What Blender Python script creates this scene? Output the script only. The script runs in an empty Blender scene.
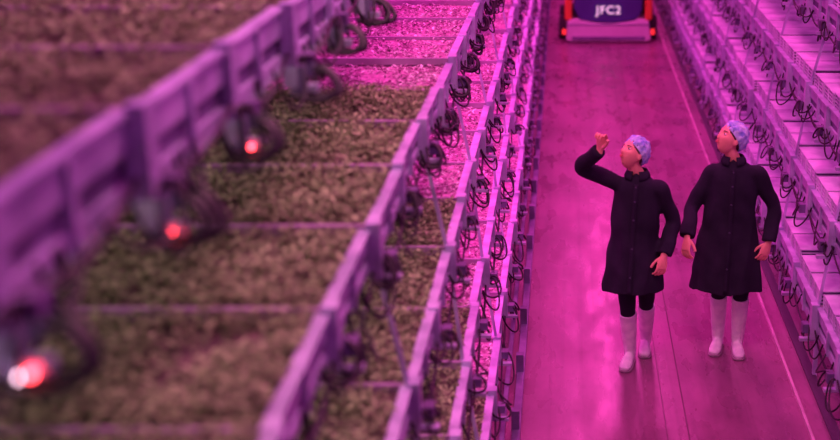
import bpy, math, random
from mathutils import Vector, Matrix, noise
random.seed(7)
sc=bpy.context.scene
sc.view_settings.view_transform='Standard'
sc.view_settings.look='None'
H=3.82
# ---------------------------------------------------------------- materials
def mat(name,col,rough=0.5,metal=0.0,col2=None,scale=8.0,bump=0.0,bscale=40,stretch=(1,1,1),emis=None,estr=0,spec=0.5,island=False,lo=0.35,hi=0.65,detail=4):
    m=bpy.data.materials.new(name); m.use_nodes=True
    nt=m.node_tree; b=nt.nodes['Principled BSDF']
    b.inputs['Base Color'].default_value=(*col,1); b.inputs['Roughness'].default_value=rough
    b.inputs['Metallic'].default_value=metal; b.inputs['Specular IOR Level'].default_value=spec
    tc=nt.nodes.new('ShaderNodeTexCoord'); mp=nt.nodes.new('ShaderNodeMapping')
    mp.inputs['Scale'].default_value=stretch
    nt.links.new(tc.outputs['Object'],mp.inputs['Vector'])
    if col2 is not None:
        r=nt.nodes.new('ShaderNodeValToRGB')
        r.color_ramp.elements[0].color=(*col,1); r.color_ramp.elements[1].color=(*col2,1)
        r.color_ramp.elements[0].position=lo; r.color_ramp.elements[1].position=hi
        if island:
            g=nt.nodes.new('ShaderNodeNewGeometry'); nt.links.new(g.outputs['Random Per Island'],r.inputs['Fac'])
        else:
            n=nt.nodes.new('ShaderNodeTexNoise'); n.inputs['Scale'].default_value=scale; n.inputs['Detail'].default_value=detail
            nt.links.new(mp.outputs['Vector'],n.inputs['Vector']); nt.links.new(n.outputs['Fac'],r.inputs['Fac'])
        nt.links.new(r.outputs['Color'],b.inputs['Base Color'])
    if bump>0:
        n2=nt.nodes.new('ShaderNodeTexNoise'); n2.inputs['Scale'].default_value=bscale; n2.inputs['Detail'].default_value=5
        nt.links.new(mp.outputs['Vector'],n2.inputs['Vector'])
        bp=nt.nodes.new('ShaderNodeBump'); bp.inputs['Strength'].default_value=bump; bp.inputs['Distance'].default_value=0.01
        nt.links.new(n2.outputs['Fac'],bp.inputs['Height']); nt.links.new(bp.outputs['Normal'],b.inputs['Normal'])
    if emis:
        b.inputs['Emission Color'].default_value=(*emis,1); b.inputs['Emission Strength'].default_value=estr
    return m
M_rail=mat('galvanised_rail',(.38,.36,.56),.38,.3,(.66,.62,.88),scale=6)
M_railD=mat('galvanised_dark',(.12,.09,.19),.5,.3,(.24,.18,.36),scale=6)
M_tray=mat('tray_plastic',(.30,.2,.32),.5,0,(.4,.3,.45),scale=5)
M_stack=mat('stacked_tray_plastic',(.45,.4,.6),.4,0,(.85,.78,.98),scale=4)
M_cable=mat('cable_rubber',(.010,.006,.014),.5)
M_soil=mat('growing_mat',(.07,.04,.045),.95,0,(.15,.11,.09),scale=14,bump=.6,bscale=60)
M_leaf=mat('microgreen_leaf',(.10,.14,.05),.7,0,(.42,.56,.25),island=True,lo=.1,hi=.95)
M_pale=mat('seed_substrate',(.30,.12,.22),.9,0,(.7,.4,.6),scale=30,bump=.5,bscale=90)
M_perl=mat('seedling_pale',(.20,.06,.15),.7,0,(1,.98,.98),island=True,lo=.25,hi=.98)
M_led=mat('led_bar',(.9,.5,.9),.4,emis=(1,.1,.65),estr=3)
M_red=mat('indicator_lamp',(.9,.1,.05),.3,emis=(1,.05,.07),estr=22)
M_white=mat('indicator_lamp_white',(.9,.9,.9),.3,emis=(1,.6,.8),estr=18)
M_wall=mat('wall_panel',(.3,.25,.35),.7,0,(.4,.33,.45),scale=2)
# ---------------------------------------------------------------- mesh helpers
class MB:
    def __init__(s): s.v=[];s.f=[]
    def add(s,v,f):
        o=len(s.v); s.v+= [tuple(p) for p in v]; s.f+=[tuple(i+o for i in q) for q in f]
    def box(s,x0,x1,y0,y1,z0,z1):
        if x0>x1:x0,x1=x1,x0
        s.add([(x0,y0,z0),(x1,y0,z0),(x1,y1,z0),(x0,y1,z0),(x0,y0,z1),(x1,y0,z1),(x1,y1,z1),(x0,y1,z1)],
              [(0,3,2,1),(4,5,6,7),(0,1,5,4),(1,2,6,5),(2,3,7,6),(3,0,4,7)])
    def bar(s,a,b,w):
        a=Vector(a);b=Vector(b);t=(b-a).normalized();h=Vector((0,1,0)) if abs(t.y)<.9 else Vector((1,0,0))
        p=t.cross(h).normalized()*w/2;q=t.cross(p).normalized()*w/2
        v=[a-p-q,a+p-q,a+p+q,a-p+q,b-p-q,b+p-q,b+p+q,b-p+q]
        s.add(v,[(0,3,2,1),(4,5,6,7),(0,1,5,4),(1,2,6,5),(2,3,7,6),(3,0,4,7)])
def link(o,parent=None):
    sc.collection.objects.link(o)
    if parent: o.parent=parent
    return o
def mesh(name,mb,m,parent=None,smooth=False,bevel=0):
    me=bpy.data.meshes.new(name); me.from_pydata(mb.v,[],mb.f); me.update()
    me.materials.append(m)
    if smooth: me.polygons.foreach_set('use_smooth',[True]*len(me.polygons))
    o=bpy.data.objects.new(name,me); link(o,parent)
    if bevel:
        b=o.modifiers.new('bevel','BEVEL'); b.width=bevel; b.segments=3; b.limit_method='ANGLE'
    return o
def empty(name,loc=(0,0,0)):
    e=bpy.data.objects.new(name,None); e.location=loc; e.empty_display_size=.1; link(e); return e
def cr(p0,p1,p2,p3,t):
    return [0.5*((2*b)+(-a+c)*t+(2*a-5*b+4*c-d)*t*t+(-a+3*b-3*c+d)*t**3) for a,b,c,d in zip(p0,p1,p2,p3)]
def spline(rows,sub):
    out=[];n=len(rows)
    for i in range(n-1):
        p0=rows[max(i-1,0)];p1=rows[i];p2=rows[i+1];p3=rows[min(i+2,n-1)]
        for k in range(sub): out.append(cr(p0,p1,p2,p3,k/sub))
    out.append(list(rows[-1])); return out
def tube(rows,hint=(0,1,0),seg=18,sub=5,wr=0.0,wk=20,ph=0):
    """rows: (x,y,z,ra,rb)"""
    R=spline(rows,sub);v=[];f=[];h=Vector(hint);n=len(R)
    for i,r in enumerate(R):
        a=Vector(R[max(i-1,0)][:3]);b=Vector(R[min(i+1,n-1)][:3]);t=(b-a).normalized()
        s=t.cross(h)
        if s.length<.05: s=t.cross(Vector((1,0,.1)))
        s.normalize();o=s.cross(t).normalized();c=Vector(r[:3])
        for k in range(seg):
            an=2*math.pi*k/seg
            w=1+wr*math.sin(i*wk*.13+2*math.cos(an+ph)+ph)
            v.append(c+s*(r[3]*w*math.cos(an))+o*(r[4]*w*math.sin(an)))
    for i in range(n-1):
        for k in range(seg):
            k2=(k+1)%seg; f.append((i*seg+k,i*seg+k2,(i+1)*seg+k2,(i+1)*seg+k))
    f.append(tuple(range(seg))[::-1]); f.append(tuple((n-1)*seg+k for k in range(seg)))
    return v,f
def loft(rings,seg=64,fold=None):
    v=[];f=[]
    for (cx,cy,z,rx,ry) in rings:
        for k in range(seg):
            a=2*math.pi*k/seg;w=1+(fold(a,z) if fold else 0)
            v.append((cx+rx*w*math.cos(a),cy+ry*w*math.sin(a),z))
    n=len(rings)
    for i in range(n-1):
        for k in range(seg):
            k2=(k+1)%seg;f.append((i*seg+k,i*seg+k2,(i+1)*seg+k2,(i+1)*seg+k))
    f.append(tuple(range(seg))[::-1]);f.append(tuple((n-1)*seg+k for k in range(seg)))
    return v,f
def voxel(name,mb,m,parent,size,smooth_it=4,disp=None):
    o=mesh('tmp_'+name,mb,m)
    r=o.modifiers.new('r','REMESH');r.mode='VOXEL';r.voxel_size=size;r.use_smooth_shade=True
    s=o.modifiers.new('s','SMOOTH');s.factor=.5;s.iterations=smooth_it
    dg=bpy.context.evaluated_depsgraph_get();dg.update()
    me=bpy.data.meshes.new_from_object(o.evaluated_get(dg))
    old=o.data; bpy.data.objects.remove(o); bpy.data.meshes.remove(old)
    me.materials.clear(); me.materials.append(m)
    me.polygons.foreach_set('use_smooth',[True]*len(me.polygons))
    if disp:
        nm=[v.normal.copy() for v in me.vertices]
        for v,n in zip(me.vertices,nm): v.co=v.co+n*disp(v.co)
        me.update()
    me.name=name
    return link(bpy.data.objects.new(name,me),parent)
# ---------------------------------------------------------------- room
def floor_material():
    m=bpy.data.materials.new('concrete_floor');m.use_nodes=True;nt=m.node_tree;b=nt.nodes['Principled BSDF']
    N=nt.nodes.new;L=nt.links.new
    tc=N('ShaderNodeTexCoord')
    def nz(scale,st,det=5):
        mp=N('ShaderNodeMapping');mp.inputs['Scale'].default_value=st;L(tc.outputs['Object'],mp.inputs['Vector'])
        n=N('ShaderNodeTexNoise');n.inputs['Scale'].default_value=scale;n.inputs['Detail'].default_value=det;L(mp.outputs['Vector'],n.inputs['Vector']);return n.outputs['Fac']
    def ramp(fac,c0,c1,p0,p1):
        r=N('ShaderNodeValToRGB');r.color_ramp.elements[0].color=(*c0,1);r.color_ramp.elements[1].color=(*c1,1)
        r.color_ramp.elements[0].position=p0;r.color_ramp.elements[1].position=p1;L(fac,r.inputs['Fac']);return r.outputs['Color']
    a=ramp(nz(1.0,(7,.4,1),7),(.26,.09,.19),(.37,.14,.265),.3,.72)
    s=ramp(nz(1.6,(1,.8,1),7),(.66,.66,.66),(1,1,1),.35,.62)
    sp=ramp(nz(26,(1,.4,1),3),(.85,.85,.85),(1.0,1.0,1.0),.3,.5)
    wt=ramp(nz(1.2,(14,.12,1),4),(.84,.84,.84),(1.0,1.0,1.0),.36,.46)
    def mul(x,y):
        mx=N('ShaderNodeMixRGB');mx.blend_type='MULTIPLY';mx.inputs[0].default_value=1;L(x,mx.inputs[1]);L(y,mx.inputs[2]);return mx.outputs[0]
    L(mul(mul(mul(a,s),sp),wt),b.inputs['Base Color'])
    rr=ramp(nz(3,(2,.6,1),5),(.20,.20,.20),(.40,.40,.40),.3,.7);L(rr,b.inputs['Roughness'])
    bp=N('ShaderNodeBump');bp.inputs['Strength'].default_value=.10;bp.inputs['Distance'].default_value=.005
    L(nz(30,(1,1,1)),bp.inputs['Height']);L(bp.outputs['Normal'],b.inputs['Normal'])
    return m
g=MB();g.box(-9,11,-6,42,-.2,0);mesh('floor',g,floor_material())
g=MB();g.box(-9,11,42,42.2,0,9);mesh('wall_back',g,M_wall)
g=MB();g.box(-9.2,-9,-6,42.2,0,9);mesh('wall_left',g,M_wall)
g=MB();g.box(11,11.2,-6,42.2,0,9);mesh('wall_right',g,M_wall)
g=MB();g.box(-9.2,11.2,-6,42.2,9,9.2);mesh('ceiling',g,M_wall)
M_line=mat('floor_edge_rail',(.75,.5,.62),.45,.2,(.5,.32,.42),scale=3)
M_tape=mat('floor_track_seal',(.10,.04,.07),.6)
M_dark=mat('drain_channel',(.06,.03,.07),.6)
g=MB();g.box(1.50,1.518,-2,30,0,.02);mesh('trim_floor_guide',g,M_line)
g=MB();g.box(1.63,1.70,-2,30,0,.01);mesh('trim_drain',g,M_dark)
g=MB();g.box(.735,.743,-2,30,0,.003);g.box(.60,.604,-2,30,0,.003);mesh('trim_floor_seam',g,M_tape)
# ---------------------------------------------------------------- racks
def curve_obj(name,bev,root):
    cu=bpy.data.curves.new(name,'CURVE');cu.dimensions='3D';cu.bevel_depth=bev;cu.bevel_resolution=2
    cu.materials.append(M_cable);link(bpy.data.objects.new(name,cu),root);return cu
def nurbs(cu,pts,order=4):
    sp=cu.splines.new('NURBS');sp.points.add(len(pts)-1)
    for pp,p in zip(sp.points,pts): pp.co=(*p,1)
    sp.use_endpoint_u=True;sp.order_u=order
def build_rack(name,side,tiers,yr,mod,phase,depth,green_y,slats):
    root=empty(name)
    rail=MB();dark=MB();tray=MB();soil=MB();pale=MB();leaf=MB();perl=MB();led=MB();reds=MB();whites=MB();boxes=MB();stack=MB()
    cu=curve_obj('cables',.006,root)
    hose=curve_obj('hoses',.011,root) if side<0 else None
    rnd=random.Random(3 if side<0 else 5)
    o=-side
    def X(x,dx): return x+o*dx
    for ti,(h,xa,xb,opt) in enumerate(tiers):
        z=H-h
        n=int((yr[1]-yr[0])/mod)
        for i in range(n):
            y0=yr[0]+phase+i*mod;y1=y0+mod;ym=(y0+y1)/2
            x=xa+(xb-xa)*(ym-yr[0])/(yr[1]-yr[0]) + rnd.uniform(-.014,.014)
            zz=z+rnd.uniform(-.012,.012)
            th=opt.get('th',1.0)
            rail.box(X(x,-.035),X(x,.012),y0+.015,y1-.015,zz+.012,zz+.026)
            rail.box(X(x,-.010),X(x,0),y0+.015,y1-.015,zz-.055*th,zz+.012)
            rail.box(X(x,-.05),X(x,.0),y0,y1-.004,zz-.15*th,zz-.105*th)
            dark.box(X(x,-.03),X(x,-.015),y0,y1,zz-.105*th,zz-.055*th)
            for yy in (y0+.03,ym,y1-.03):
                rail.box(X(x,-.006),X(x,.014),yy-.014,yy+.014,zz-.15*th,zz+.012)
            rail.box(X(x,-.02),X(x,.03),y0-.035,y0+.035,zz-.19*th,zz+.045)
            rail.box(X(x,.0),X(x,.10),y0-.02,y0+.02,zz-.205*th,zz-.185*th)
            boxes.box(X(x,.03),X(x,.075),y0+.03,y0+.10,zz-.17*th,zz-.11*th)
            x_in=side*depth
            tray.box(X(x,-.01),x_in,y0+.006,y1-.006,zz-.035,zz-.012)
            dark.box(X(x,-.05),x_in,y0-.015,y0+.015,zz-.11,zz-.036)
            w=.013
            tray.box(X(x,-.01),x_in,y0-w,y0+w,zz-.01,zz+.03)
            if slats:
                sh=opt.get('sh',5)
                for row in range(3):
                    xr0=-.03-row*.62
                    for q in range(2):
                        ya=y0+.03+q*.39;yb=ya+.36
                        for L in range(sh):
                            zb=zz-.005+L*.026
                            stack.box(X(x,xr0),X(x,xr0-.56),ya,yb,zb+.016,zb+.024)
                            dark.box(X(x,xr0-.012),X(x,xr0-.55),ya+.012,yb-.012,zb,zb+.016)
                        for yy in (ya,(ya+yb)/2-.008,yb-.016):
                            stack.box(X(x,xr0+.006),X(x,xr0),yy,yy+.016,zz-.005,zz+.026*sh)
            else:
                (soil if (ym<green_y) else pale).box(X(x,-.015),x_in,y0+.015,y1-.015,zz-.011,zz-.002)
                wv=opt['vis']; isg=ym<green_y
                if isg: cnt=int(opt['dg']*wv*mod); sz=(.008,.02)
                else: cnt=int(opt['dp']*wv*mod*(1.0 if ym<14 else .5)); sz=(.008,.02) if ym<14 else (.013,.03)
                tgt=leaf if isg else perl
                V=tgt.v;F=tgt.f
                for _ in range(cnt):
                    px=X(x,-.03-rnd.random()*wv);py=rnd.uniform(y0+.03,y1-.03)
                    cl=1.6*noise.noise(Vector((px*4,py*4,ti*3)))+1.3*noise.noise(Vector((px*15,py*15,ti*3)))
                    if isg:
                        if rnd.random()>.72+.65*cl: continue
                        pz=zz+rnd.uniform(.0,.035+.03*max(0,min(1,.5+cl)))
                    else:
                        if rnd.random()>.66+.7*cl: continue
                        pz=zz+rnd.uniform(0,.018)
                    s=rnd.uniform(*sz);a=rnd.random()*6.283;t=rnd.uniform(-.6,.6)
                    ca,sa=math.cos(a)*s,math.sin(a)*s;b=len(V)
                    V+=[(px-ca,py-sa,pz-t*s),(px+sa*.5,py-ca*.5,pz+.004),(px+ca,py+sa,pz+t*s),(px-sa*.5,py+ca*.5,pz+.004)]
                    F.append((b,b+1,b+2,b+3))
            for q in (.15,.5,.85,1.2):
                led.box(X(x,-q),X(x,-q-.03),y0+.05,y1-.05,zz-.06,zz-.037)
            for c in range(opt.get('nc',4)):
                ya=y0+rnd.uniform(-.02,.12);L=rnd.uniform(-.32,.30);L+=.08*(1 if L>0 else -1);dz=rnd.uniform(.01,.15)
                oo=rnd.uniform(.02,.10)
                pts=[(0.03,ya,-.13*th),(oo*.8,ya-L*.05,-.09*th),(oo+.03,ya-L*.3,-.14*th-dz*.8),(oo,ya-L*.7,-.17*th-dz),(.02,ya-L,-.15*th-dz*.3),(.0,ya-L*1.02,-.11*th)]
                nurbs(cu,[(X(x,a),b,zz+c2) for a,b,c2 in pts])
            for q in range(2):
                d=rnd.uniform(0,.07)
                nurbs(cu,[(X(x,a),b,zz+c2) for a,b,c2 in [(.015,y0,-.13),(.03,y0+.2,-.18-d),(.03,y0+.5,-.19-d),(.015,y1,-.13)]])
            if hose and ti<2:
                # thick hose loops linking neighbouring trays
                for q in range(3 if ti==0 else 2):
                    r=rnd.uniform(.09,.13) if ti==0 else rnd.uniform(.05,.08);yy=y0+.06+.05*q;lz=-.22 if ti==0 else -.12
                    nurbs(hose,[(X(x,a),b,zz+c2) for a,b,c2 in [(.0,yy,lz),(r*.8,yy-.02,lz+.03),(r*1.5,yy-.05,lz-.01-.02*q),(r*1.5,yy-.10,lz-.07-.01*q),(r*.8,yy-.12,lz-.09),(.0,yy-.11,lz-.06)]])
            if opt.get('lamps'):
                dark.box(X(x,.02),X(x,.055),y0-.03,y0+.03,zz-.28,zz-.18)
                vv=[];ff=[];ns=10;rr=.0085 if i==3 else .0065
                for a in range(7):
                    for b in range(ns):
                        aa=math.pi*a/6;bb=2*math.pi*b/ns
                        vv.append((X(x,.07)+rr*math.sin(aa)*math.cos(bb),y0-.03+rr*math.sin(aa)*math.sin(bb),zz-.27+rr*math.cos(aa)))
                for a in range(6):
                    for b in range(ns): ff.append((a*ns+b,a*ns+(b+1)%ns,(a+1)*ns+(b+1)%ns,(a+1)*ns+b))
                if i in opt['lamps']: reds.add(vv,ff)
                if i==opt.get('white',-1): whites.add([(a-.022,b-.01,c) for a,b,c in vv],ff)
            if i%2==0 and opt.get('post',True):
                if ti+1<len(tiers):
                    h2,xa2,xb2,_=tiers[ti+1]; x2=xa2+(xb2-xa2)*(ym-yr[0])/(yr[1]-yr[0])
                    rail.bar((X(x,.0),y0,zz-.1),(X(x2,-.01),y0,H-h2+.02),.018)
                else: rail.bar((X(x,-.02),y0,zz-.1),(X(x,-.02),y0,0),.03)
    for i in range(int((yr[1]-yr[0])/mod/2)):
        y=yr[0]+phase+i*2*mod
        dark.box(side*(depth-.1),side*(depth-.16),y-.03,y+.03,0,H-min(t[0] for t in tiers))
    mesh('beams',rail,M_rail,root);mesh('frame',dark,M_railD,root);mesh('tray_decks',tray,M_tray,root)
    if soil.v: mesh('growing_mats',soil,M_soil,root)
    if pale.v: mesh('seeded_mats',pale,M_pale,root)
    if leaf.v: mesh('microgreens',leaf,M_leaf,root)
    if perl.v: mesh('seedlings',perl,M_perl,root)
    if stack.v: mesh('stacked_trays',stack,M_stack,root)
    mesh('led_bars',led,M_led,root);mesh('connector_boxes',boxes,M_railD,root)
    if reds.v: mesh('indicator_lamps',reds,M_red,root)
    if whites.v: mesh('indicator_lamps_white',whites,M_white,root)
    return root
YR=(-.28,28.0)
left=[(.72,-1.06,-.90,dict(vis=1.6,dg=5000,dp=1200,th=1.35,nc=6,lamps=(3,4,5),post=False,white=3)),
      (1.55,-.77,-.69,dict(vis=1.5,dg=11000,dp=2800,th=.9,nc=6)),
      (2.2,-.63,-.63,dict(vis=.75,dg=9000,dp=2800,th=.8,nc=5)),
      (2.85,-.54,-.63,dict(vis=.6,dg=5000,dp=2500,th=.8)),
      (3.4,-.45,-.58,dict(vis=.5,dg=4000,dp=2000,th=.8))]
build_rack('vertical_farm_rack',-1,left,YR,.82,0,3.3,6.9,False)
right=[(1.5,1.97,1.95,dict(th=1.1)),(2.12,1.86,1.82,dict(th=1.1)),(2.72,1.77,1.73,dict(th=1.1)),(3.32,1.69,1.66,dict(th=1.1))]
build_rack('vertical_farm_rack',1,right,(-.1,28.0),.82,.2,4.6,0,True)
g=MB()
g.bar((-.32,2,.05),(-.46,28,.05),.05)
g.bar((-.40,2,.16),(-.52,28,.16),.03)
for i in range(30):
    y=2.2+i*.86; x=-.32-.14*(y-2)/26
    g.box(x-.03,x+.02,y-.03,y+.03,0,.2)
mesh('rack_foot_rail',g,M_railD)
# ---------------------------------------------------------------- vehicle
veh=empty('aisle_service_vehicle',(.60,21.4,0))
M_navy=mat('vehicle_navy_paint',(.05,.04,.20),.3,0,(.06,.05,.24),scale=3)
M_orange=mat('vehicle_red_paint',(.75,.14,.04),.35,0,(.65,.11,.04),scale=3)
M_skirt=mat('vehicle_skirt',(.7,.6,.7),.4,0,(.6,.5,.6),scale=3)
M_tyre=mat('tyre_rubber',(.03,.02,.03),.8)
M_glass=mat('vehicle_glass',(.03,.02,.05),.08)
M_text=mat('logo_white_glow',(.9,.9,.9),.5,emis=(.9,.8,.95),estr=.6)  # white lettering brightened by a faint glow of its own, not a lamp
def prism(front,y0,y1):
    n=len(front);v=[(x,y0,z) for x,z in front]+[(x,y1,z) for x,z in front]
    f=[tuple(range(n)),tuple(range(2*n-1,n-1,-1))]+[(i,n+i,n+(i+1)%n,(i+1)%n) for i in range(n)]
    return v,f
g=MB();pts=[(-.56,1.0),(-.56,.55),(-.50,.42)]+[(-.44+.88*t/10,.37-.05*math.sin(math.pi*t/10)) for t in range(11)]+[(.50,.42),(.56,.55),(.56,1.0)]
g.add(*prism(pts,0.0,1.9));mesh('front_panel',g,M_navy,veh,bevel=.03)
g=MB();pts=[(-.66,.36),(-.70,.05),(-.62,.02),(.62,.02),(.70,.05),(.66,.36),(.5,.40)]+[(.44-.88*t/10,.36-.05*math.sin(math.pi*t/10)) for t in range(11)]+[(-.5,.40)]
g.add(*prism(pts,-.08,1.9));mesh('skirt',g,M_skirt,veh,bevel=.02)
g=MB();g.box(-.6,.6,-.10,-.075,.05,.11);g.box(-.68,.68,-.09,-.06,.29,.31);mesh('bumper_strips',g,M_railD,veh,bevel=.008)
g=MB()
for s in(-1,1):
    g.box(s*.60,s*.72,.02,1.9,.36,1.25)
g.box(-.72,.72,.1,1.9,1.0,1.12)
mesh('side_pods',g,M_orange,veh,bevel=.03)
g=MB()
for s in(-1,1):
    for yy in(.4,1.5):
        v=[];f=[];n=24
        for e,xx in enumerate((s*.70,s*.82)):
            for k in range(n): v.append((xx,yy+.2*math.cos(2*math.pi*k/n),.2+.2*math.sin(2*math.pi*k/n)))
        f=[(k,(k+1)%n,n+(k+1)%n,n+k) for k in range(n)]+[tuple(range(n)),tuple(range(n,2*n))]
        g.add(v,f)
mesh('wheels',g,M_tyre,veh,bevel=.02)
g=MB();g.box(-.5,.5,.3,1.2,1.12,1.75);mesh('cab_windows',g,M_glass,veh,bevel=.05)
g=MB();g.box(-.6,.6,.2,1.4,1.75,1.85)
for a in(-.55,.5):
    for b in(.25,1.25): g.box(a,a+.06,b,b+.06,1.1,1.76)
mesh('cab_roof',g,M_orange,veh,bevel=.02)
g=MB();g.box(-.76,-.70,-.06,0,.14,.22);g.box(.70,.76,-.06,0,.14,.22);g.box(-.36,-.2,-.02,0,.86,.94);g.box(.2,.36,-.02,0,.86,.94)
mesh('marker_lamps',g,mat('marker_red',(.8,.05,.03),.3,emis=(1,.03,.04),estr=1.0),veh)
tx=bpy.data.curves.new('logo','FONT');tx.body='JFC2';tx.size=.19;tx.extrude=.004;tx.offset=.002;tx.space_character=1.15;tx.align_x='CENTER';tx.materials.append(M_text)
to=bpy.data.objects.new('logo_lettering',tx);to.rotation_euler=(math.pi/2,0,0);to.location=(0,-.03,.475);link(to,veh)
# ---------------------------------------------------------------- people
M_skin=mat('skin',(.92,.42,.32),.45,0,(.84,.36,.28),scale=20)
M_coat=mat('coat_fabric',(.016,.015,.028),.9,0,(.026,.023,.042),scale=7,bump=.15,bscale=60,spec=.2)
M_trs=mat('trouser_fabric',(.014,.012,.026),.85,spec=.2)
M_boot=mat('boot_rubber',(.95,.95,.93),.35,0,(.75,.72,.78),scale=16)
M_sole=mat('boot_sole',(.35,.25,.32),.6)
M_net=mat('hair_net',(.20,.30,.75),.6,0,(.65,.8,.98),scale=28,bump=.6,bscale=70)
M_hair=mat('hair',(.05,.02,.015),.6)
M_eye=mat('eye_white',(.8,.75,.75),.3);M_iris=mat('iris',(.04,.02,.02),.2);M_lip=mat('lip',(.6,.12,.12),.4)
M_btn=mat('coat_button',(.05,.04,.09),.3)
def head_mesh(T):
    v=[];f=[];nu,nv=56,44
    G=lambda a,s: math.exp(-(a/s)**2)
    for j in range(nv+1):
        ph=math.pi*j/nv
        for i in range(nu):
            th=2*math.pi*i/nu;nx=math.sin(ph)*math.cos(th);ny=math.sin(ph)*math.sin(th);nz=math.cos(ph)
            x=nx*.072;y=ny*.094;z=nz*.116
            if nz<0:
                x*=1-.34*(-nz)**1.3
                if ny>0: y*=1-.55*(-nz)
                else: y*=1+.06*(-nz)
            if ny<-.1:
                w=min(1,(-ny-.1)*3)
                y-=w*.022*G(x,.011)*max(0,min(1,(.018-z)/.045))*(1 if z>-.032 else G(z+.032,.009))
                y-=w*.004*G(x,.010)*G(z-.012,.02)
                for s in(-1,1):
                    y+=w*.010*G(x-s*.031,.014)*G(z-.008,.011)
                    y-=w*.005*G(x-s*.043,.02)*G(z+.022,.018)
                    y-=w*.004*G(x-s*.03,.022)*G(z-.03,.008)
                y-=w*.005*G(x,.021)*(G(z+.052,.005)+G(z+.064,.006))
                y+=w*.003*G(x,.02)*G(z+.058,.003)
                y-=w*.007*G(x,.02)*G(z+.098,.014)
            v.append(T@Vector((x,y,z)))
    for j in range(nv):
        for i in range(nu): f.append((j*nu+i,(j+1)*nu+i,(j+1)*nu+(i+1)%nu,j*nu+(i+1)%nu))
    return v,f
def ellip(T,c,r,nu=20,nv=14,fn=None):
    v=[];f=[]
    for j in range(nv+1):
        for i in range(nu):
            ph=math.pi*j/nv;th=2*math.pi*i/nu
            n=Vector((math.sin(ph)*math.cos(th),math.sin(ph)*math.sin(th),math.cos(ph)))
            p=Vector((c[0]+r[0]*n.x,c[1]+r[1]*n.y,c[2]+r[2]*n.z))
            if fn:p=fn(p,n)
            v.append(T@p)
    for j in range(nv):
        for i in range(nu): f.append((j*nu+i,(j+1)*nu+i,(j+1)*nu+(i+1)%nu,j*nu+(i+1)%nu))
    return v,f
def hand(mb,w,dirv,palm,ts,curl,index_curl=None):
    D=Vector(dirv).normalized();P=Vector(palm);P=(P-D*P.dot(D)).normalized();S=D.cross(P).normalized()*ts
    W=Vector(w);hint=P
    def pt(a,b,c):return W+D*a+S*b+P*c
    def row(p,ra,rb):return (p.x,p.y,p.z,ra,rb)
    mb.add(*tube([row(pt(-.03,0,0),.024,.020),row(pt(0,0,0),.025,.018),row(pt(.03,0,0),.034,.017),row(pt(.06,0,0),.041,.016),row(pt(.088,0,.0),.040,.013),row(pt(.094,0,0),.03,.008)],hint,16,3))
    for k,(off,L) in enumerate(zip((.032,.0108,-.0108,-.031),(.070,.080,.074,.058))):
        c=curl if (k or index_curl is None) else index_curl
        p=pt(.070,off*.9,0);rows=[row(p,.009,.009)];ang=0;p=pt(.090,off,0);rows.append(row(p,.0090,.009))
        for sl,mu in zip((.45,.31,.24),(.8,1.1,.7)):
            ang+=c*mu;p=p+(D*math.cos(ang)+P*math.sin(ang)+S*off*3*max(0,1-c))*L*sl;rows.append(row(p,.0085-.001*(sl<.4),.0085-.001*(sl<.4)))
        mb.add(*tube(rows,S,10,4))
    p=pt(.018,.02,.004);rows=[row(p,.013,.012)]
    for sl,a in((.035,.75),(.03,.45),(.024,.2)):
        p=p+(D*math.cos(a)+S*math.sin(a)+P*.35)*sl;rows.append(row(p,.0105,.0098))
    mb.add(*tube(rows,P,10,4))
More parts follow.
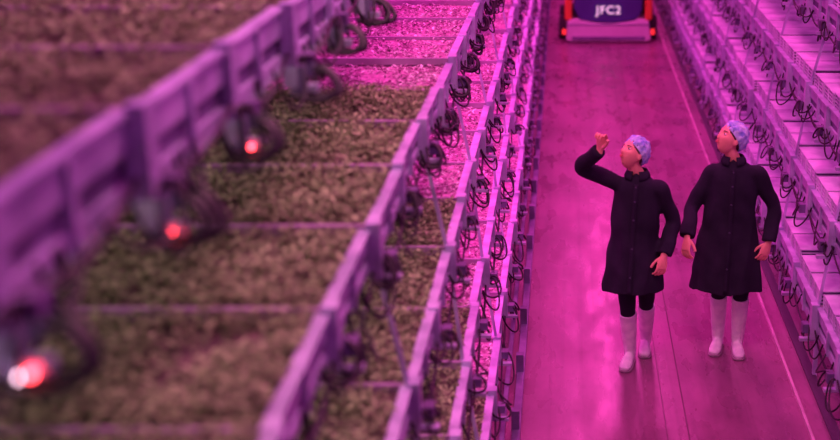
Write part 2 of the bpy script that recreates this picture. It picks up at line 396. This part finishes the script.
def person(name,loc,J):
    root=empty(name,loc);root.rotation_euler=(0,0,math.radians(J.get('turn',0)))
    V=Vector
    hd=V(J['head']);nk=V(J['neck']);T=Matrix.Translation(hd)@Matrix.Rotation(math.radians(J['yaw']),4,'Z')@Matrix.Rotation(math.radians(-J['up']),4,'X')@Matrix.Rotation(math.radians(J.get('roll',0)),4,'Y')@Matrix.Scale(J.get('hs',1),4)
    b=MB();b.add(*head_mesh(T))
    base=T@V((0,.028,-.05))
    b.add(*tube([(nk.x,nk.y+.01,nk.z-.08,.07,.06),(nk.x,nk.y+.005,nk.z,.052,.050),(*((nk+base)/2),.045,.046),(*base,.044,.048)],(0,1,0),20,4))
    for s in(-1,1):
        b.add(*ellip(T,(s*.073,.008,-.008),(.010,.019,.031),12,10))
    hz=J['hip']
    b.add(*loft([(nk.x,0.01,nk.z-.02,.05,.05),(nk.x,.01,nk.z-.07,.11,.065),(nk.x*.8,.01,nk.z-.2,.13,.085),(0,.01,hz+.2,.115,.08),(0,.01,hz+.05,.14,.095),(0,.01,hz-.05,.13,.09)],24))
    for a in J['arms']:
        s,e,w=map(V,a['p']);
        b.add(*tube([(*s,.040,.040),(*((s+e)/2),.038,.038),(*e,.032,.032),(*((e+w)/2),.030,.028),(*w,.024,.022)],(0,1,.2),14,4))
    for l in J['legs']:
        hp,kn,an=map(V,l['p'])
        b.add(*tube([(*hp,.078,.078),(*((hp+kn)/2),.066,.066),(*kn,.05,.05),(*((kn*2+an)/3),.05,.05),(*an,.034,.036)],(0,1,0),16,4))
    voxel('body',b,M_skin,root,.0065,2)
    g=MB()
    for s in(-1,1): g.add(*ellip(T,(s*.031,-.081,.008),(.0125,.008,.007),14,10))
    mesh('eyes',g,M_eye,root,True)
    g=MB()
    for s in(-1,1): g.add(*ellip(T,(s*.031,-.0875,.010),(.0055,.003,.0055),12,8))
    mesh('irises',g,M_iris,root,True)
    g=MB()
    for s in(-1,1):
        r=[T@V((s*(.016+.011*k),-.094+.004*k+.0025*k*k,.026+.003*math.sin(k*1.1))) for k in range(4)]
        g.add(*tube([(*p,.0028,.0022) for p in r],(0,0,1),8,3))
    mesh('eyebrows',g,M_hair,root,True)
    g=MB()
    g.add(*ellip(T,(0,-.0975,-.0525),(.019,.005,.0042),16,8));g.add(*ellip(T,(0,-.0965,-.0625),(.016,.005,.0048),16,8))
    mesh('lips',g,M_lip,root,True)
    def clampf(off,infl):
        def fn(p,n):
            pl=.050+off-.62*(p.y+.07)
            pl=max(pl,-.055+off)
            if p.z<pl:
                p.z=pl+ .25*min(0,(p.z-pl))*.3; p.x*=.95;p.y=.012+(p.y-.012)*.95
            elif infl:
                q=.010*noise.noise(n*3.2)+.005*noise.noise(n*9)
                a=math.atan2(n.x,n.y)
                if p.z-pl<.03: q+=.003*math.sin(a*26)-.004
                p=p+n*q
            return p
        return fn
    g=MB();g.add(*ellip(T,(0,.008,.006),(.0775,.098,.116),48,30,clampf(-.014,False)));mesh('hair',g,M_hair,root,True)
    g=MB();g.add(*ellip(T,(0,.028,.024),(.092,.114,.112),90,50,clampf(0,True)));mesh('hair_net',g,M_net,root,True)
    # coat
    zt=nk.z;hem=J['hem']
    W=J['cw'];sw=J.get('sw',1)
    outer=[(.062,.060,zt+.035),(.070,.068,zt+.008),(.100*sw,.080,zt-.018),(.138*sw,.095,zt-.048),(.158*sw,.108,zt-.10),(W[0]*.97,.116,zt-.19),(W[0],.120,zt-.28),(W[1],.120,zt-.42),(W[2],.132,zt-.58),(W[3],.148,(zt-.58)*.45+hem*.55),(W[4],.162,hem)]
    rows=spline([(z,rx,ry) for rx,ry,z in outer],5)
    def cx(z):
        t=max(0,min(1,(zt-z)/(zt-hem)));return nk.x*(1-t)+J['hemx']*t
    rings=[(cx(zt),.0,zt-.03,.05,.048),(cx(zt),.0,zt+.03,.055,.052)]
    rings+=[(cx(z),.008,z,rx,ry) for z,rx,ry in rows]
    rings+=[(cx(hem),.008,hem,W[4]-.022,.138),(cx(hem+.12),.008,hem+.12,W[4]-.035,.12),(cx(hem+.15),.008,hem+.15,.05,.05)]
    ph=J.get('ph',0)
    def fold(a,z):
        t=max(0,min(1,(zt-.25-z)/(zt-.25-hem)));return t*(.055*math.sin(5*a+ph+z*1.5)+.04*math.sin(9*a+2*ph-z*2))
    c=MB();c.add(*loft(rings,72,fold))
    for a in J['arms']:
        s,e,w=map(V,a['p']);m1=(s+e)/2;m2=(e+w)/2;inn=V((nk.x,.01,zt-.12))
        st=s*.65+inn*.35
        c.add(*tube([(*st,.056,.06),(*s,.059,.062),(*m1,.057,.058),(*e,.055,.056),(*m2,.053,.052),(*(w*.93+m2*.07),.050,.047)],(0,1,.2),20,6))
    def cd_(p):
        t=max(0,min(1,(zt-.15-p.z)/.25))
        q=Vector((p.x*10+ph,p.y*10,p.z*1.6)); r=Vector((p.x*7+p.z*5,p.y*7+ph,p.z*6))
        return .020*t*(.4-abs(noise.noise(q)))+.010*noise.noise(r)-.003
    voxel('coat',c,M_coat,root,.009,4,cd_)
    g=MB()
    v=[];f=[];n=25
    for k in range(n):
        a=math.pi*(1.5+.10)+ (2*math.pi-.2*math.pi)*k/(n-1)
        for (r,z) in((.060,zt+.040),(.075,zt+.014),(.080,zt-.004)):
            v.append((nk.x+r*1.05*math.cos(a),.0+r*math.sin(a),z-(.015 if (k<4 or k>n-5) and r>.07 else 0)))
    for k in range(n-1):
        for q in range(2): f.append((k*3+q,(k+1)*3+q,(k+1)*3+q+1,k*3+q+1))
    g.add(v,f);o=mesh('collar',g,M_coat,root,True);so=o.modifiers.new('s','SOLIDIFY');so.thickness=.006
    g=MB();v=[];f=[];zs=[(z,ry,rx) for z,rx,ry in rows if hem+.01<z<zt-.04]
    bt=MB()
    for k,(z,ry,rx) in enumerate(zs):
        w=1+fold(-math.pi/2,z)
        for s in(-.016,.016):
            v.append((cx(z)+s+.01,.008-ry*w-.008,z))
        if k%7==2:
            bt.add(*ellip(Matrix.Identity(4),(cx(z)+.01,.008-ry*w-.014,z),(.007,.004,.007),12,8))
    for k in range(len(zs)-1): f.append((2*k,2*k+1,2*k+3,2*k+2))
    g.add(v,f);o=mesh('placket',g,M_coat,root,True);so=o.modifiers.new('s','SOLIDIFY');so.thickness=.006
    mesh('buttons',bt,M_btn,root,True)
    # trousers
    g=MB()
    for l in J['legs']:
        hp,kn,an=map(V,l['p']);bt_=kn.lerp(an,l.get('bt',.45))
        g.add(*tube([(*hp,.088,.088),(*((hp+kn)/2),.076,.076),(*kn,.058,.060),(*bt_,.050,.052)],(0,1,0),18,5,wr=.03,wk=14))
    g.add(*loft([(0,.01,hz+.05,.13,.1),(0,.01,hz-.08,.15,.1)],24))
    voxel('trousers',g,M_trs,root,.009,2)
    # boots
    g=MB();sg=MB()
    for l in J['legs']:
        hp,kn,an=map(V,l['p']);top=kn.lerp(an,l.get('bt',.45)-.12);f0=V(l['foot']);yd=math.radians(l.get('toe',0))
        fd=V((math.sin(yd),-math.cos(yd),0)).normalized()
        heel=f0-fd*.085
        mid=top.lerp(an,.5)
        g.add(*tube([(*top,.063,.064),(*top.lerp(an,.15),.061,.062),(*mid,.056,.058),(*an,.044,.05),(f0.x,f0.y+.04,f0.z+.05,.040,.05)],(0,1,0),20,5,wr=.02,wk=15))
        r=[(heel,.030,.026,.036),(heel+fd*.03,.036,.036,.042),(heel+fd*.09,.037,.044,.05),(heel+fd*.15,.043,.036,.042),(heel+fd*.20,.043,.029,.034),(heel+fd*.23,.034,.022,.028),(heel+fd*.245,.018,.014,.024)]
        g.add(*tube([(p.x,p.y,p.z+zz,a,bb) for p,a,bb,zz in r],(0,0,1),18,4))
        sg.add(*tube([(p.x,p.y,p.z+.009,a+.004,.009) for p,a,bb,zz in r],(0,0,1),18,4))
    voxel('boots',g,M_boot,root,.008,2);mesh('boot_soles',sg,M_sole,root,True)
    g=MB()
    for a in J['arms']:
        hand(g,a['p'][2],a['dir'],a['palm'],a['ts'],a['curl'],a.get('ic'))
    voxel('hands',g,M_skin,root,.0034,1)
    return root
A=dict(turn=-12,head=(-.045,-.03,1.575),neck=(-.015,0,1.415),yaw=-36,up=32,roll=0,hip=.87,hem=.60,hemx=-.045,cw=(.168,.166,.186,.200,.208),ph=.6,hs=.95,
  arms=[dict(p=[(-.135,.0,1.345),(-.370,-.13,1.490),(-.225,-.25,1.650)],dir=(.12,-.05,.62),palm=(-.3,-.8,-.1),ts=1,curl=1.25,ic=.8),
        dict(p=[(.138,.0,1.335),(.225,.085,1.08),(.185,-.06,.875)],dir=(-.12,-.25,-.9),palm=(-.6,.8,0),ts=-1,curl=.5)],
  legs=[dict(p=[(-.085,.0,.87),(-.07,.0,.48),(-.065,.105,.09)],foot=(-.065,.06,0),toe=-3,bt=.30),
        dict(p=[(.075,.01,.87),(.04,.15,.48),(.01,.36,.10)],foot=(.01,.32,0),toe=8,bt=.30)])
person('visitor_in_dark_coat',(.455,8.42,0),A)
B=dict(turn=-10,head=(-.045,-.02,1.612),neck=(-.015,0,1.450),yaw=-50,up=30,roll=0,hip=.88,hem=.51,hemx=-.04,cw=(.180,.188,.212,.232,.243),ph=2.2,hs=.98,sw=1.08,
  arms=[dict(p=[(-.155,.0,1.37),(-.285,-.01,1.12),(-.305,-.19,.94)],dir=(-.05,-.35,-.8),palm=(.6,.7,0),ts=1,curl=.5),
        dict(p=[(.155,.0,1.37),(.270,.09,1.11),(.250,-.02,.875)],dir=(-.30,-.25,-.85),palm=(-.5,.8,0),ts=-1,curl=.5)],
  legs=[dict(p=[(-.09,.0,.88),(-.085,.03,.49),(-.085,.13,.09)],foot=(-.085,.09,0),toe=-6,bt=.25),
        dict(p=[(.08,.0,.88),(.073,.01,.49),(.06,.09,.09)],foot=(.06,.05,0),toe=10,bt=.25)])
person('visitor_in_dark_coat',(1.13,8.66,0),B)
# ---------------------------------------------------------------- lights
def area(name,loc,sx,sy,p,col,rot=(0,0,0)):
    l=bpy.data.lights.new(name,'AREA');l.shape='RECTANGLE';l.size=sx;l.size_y=sy;l.energy=p;l.color=col
    o=bpy.data.objects.new(name,l);o.location=loc;o.rotation_euler=rot;link(o);return o
area('ceiling_grow_light',(.7,18,6.8),1.2,30,1150,(1,.06,.50))
area('ceiling_grow_light',(-3.2,14,6.8),1.2,30,270,(1,.12,.80))
area('ceiling_grow_light',(4.8,14,6.8),1.2,30,380,(1,.14,.80))
area('people_fill_light',(.2,5.0,6.5),1.2,1.2,110,(1,.5,.6))  # added whitish fill, no real fixture; brightens the people and their boots
for k in range(1,5):
    h0=left[k-1][0];
    area('shelf_grow_light',(left[k][1]-.75,17.8,H-h0-.19),1.3,20.6,170,(1,.06,.55))
    area('shelf_grow_light',(left[k][1]-.75,3.4,H-h0-.19),1.3,6.5,11,(1,.78,.66))
w=bpy.data.worlds.new('world');sc.world=w;w.use_nodes=True
w.node_tree.nodes['Background'].inputs[0].default_value=(.5,.08,.6,1);w.node_tree.nodes['Background'].inputs[1].default_value=.12
# ---------------------------------------------------------------- camera
cd=bpy.data.cameras.new('camera');cam=bpy.data.objects.new('camera',cd);link(cam)
th=math.atan(420/1300)
cam.location=(0,0,H);cam.rotation_euler=(math.pi/2-th,0,0)
cd.sensor_width=36;cd.lens=1300/840*36;cd.shift_x=-(572-420)/840
cd.clip_start=.05
cd.dof.use_dof=True;cd.dof.focus_distance=9.6;cd.dof.aperture_fstop=1.1
sc.camera=cam
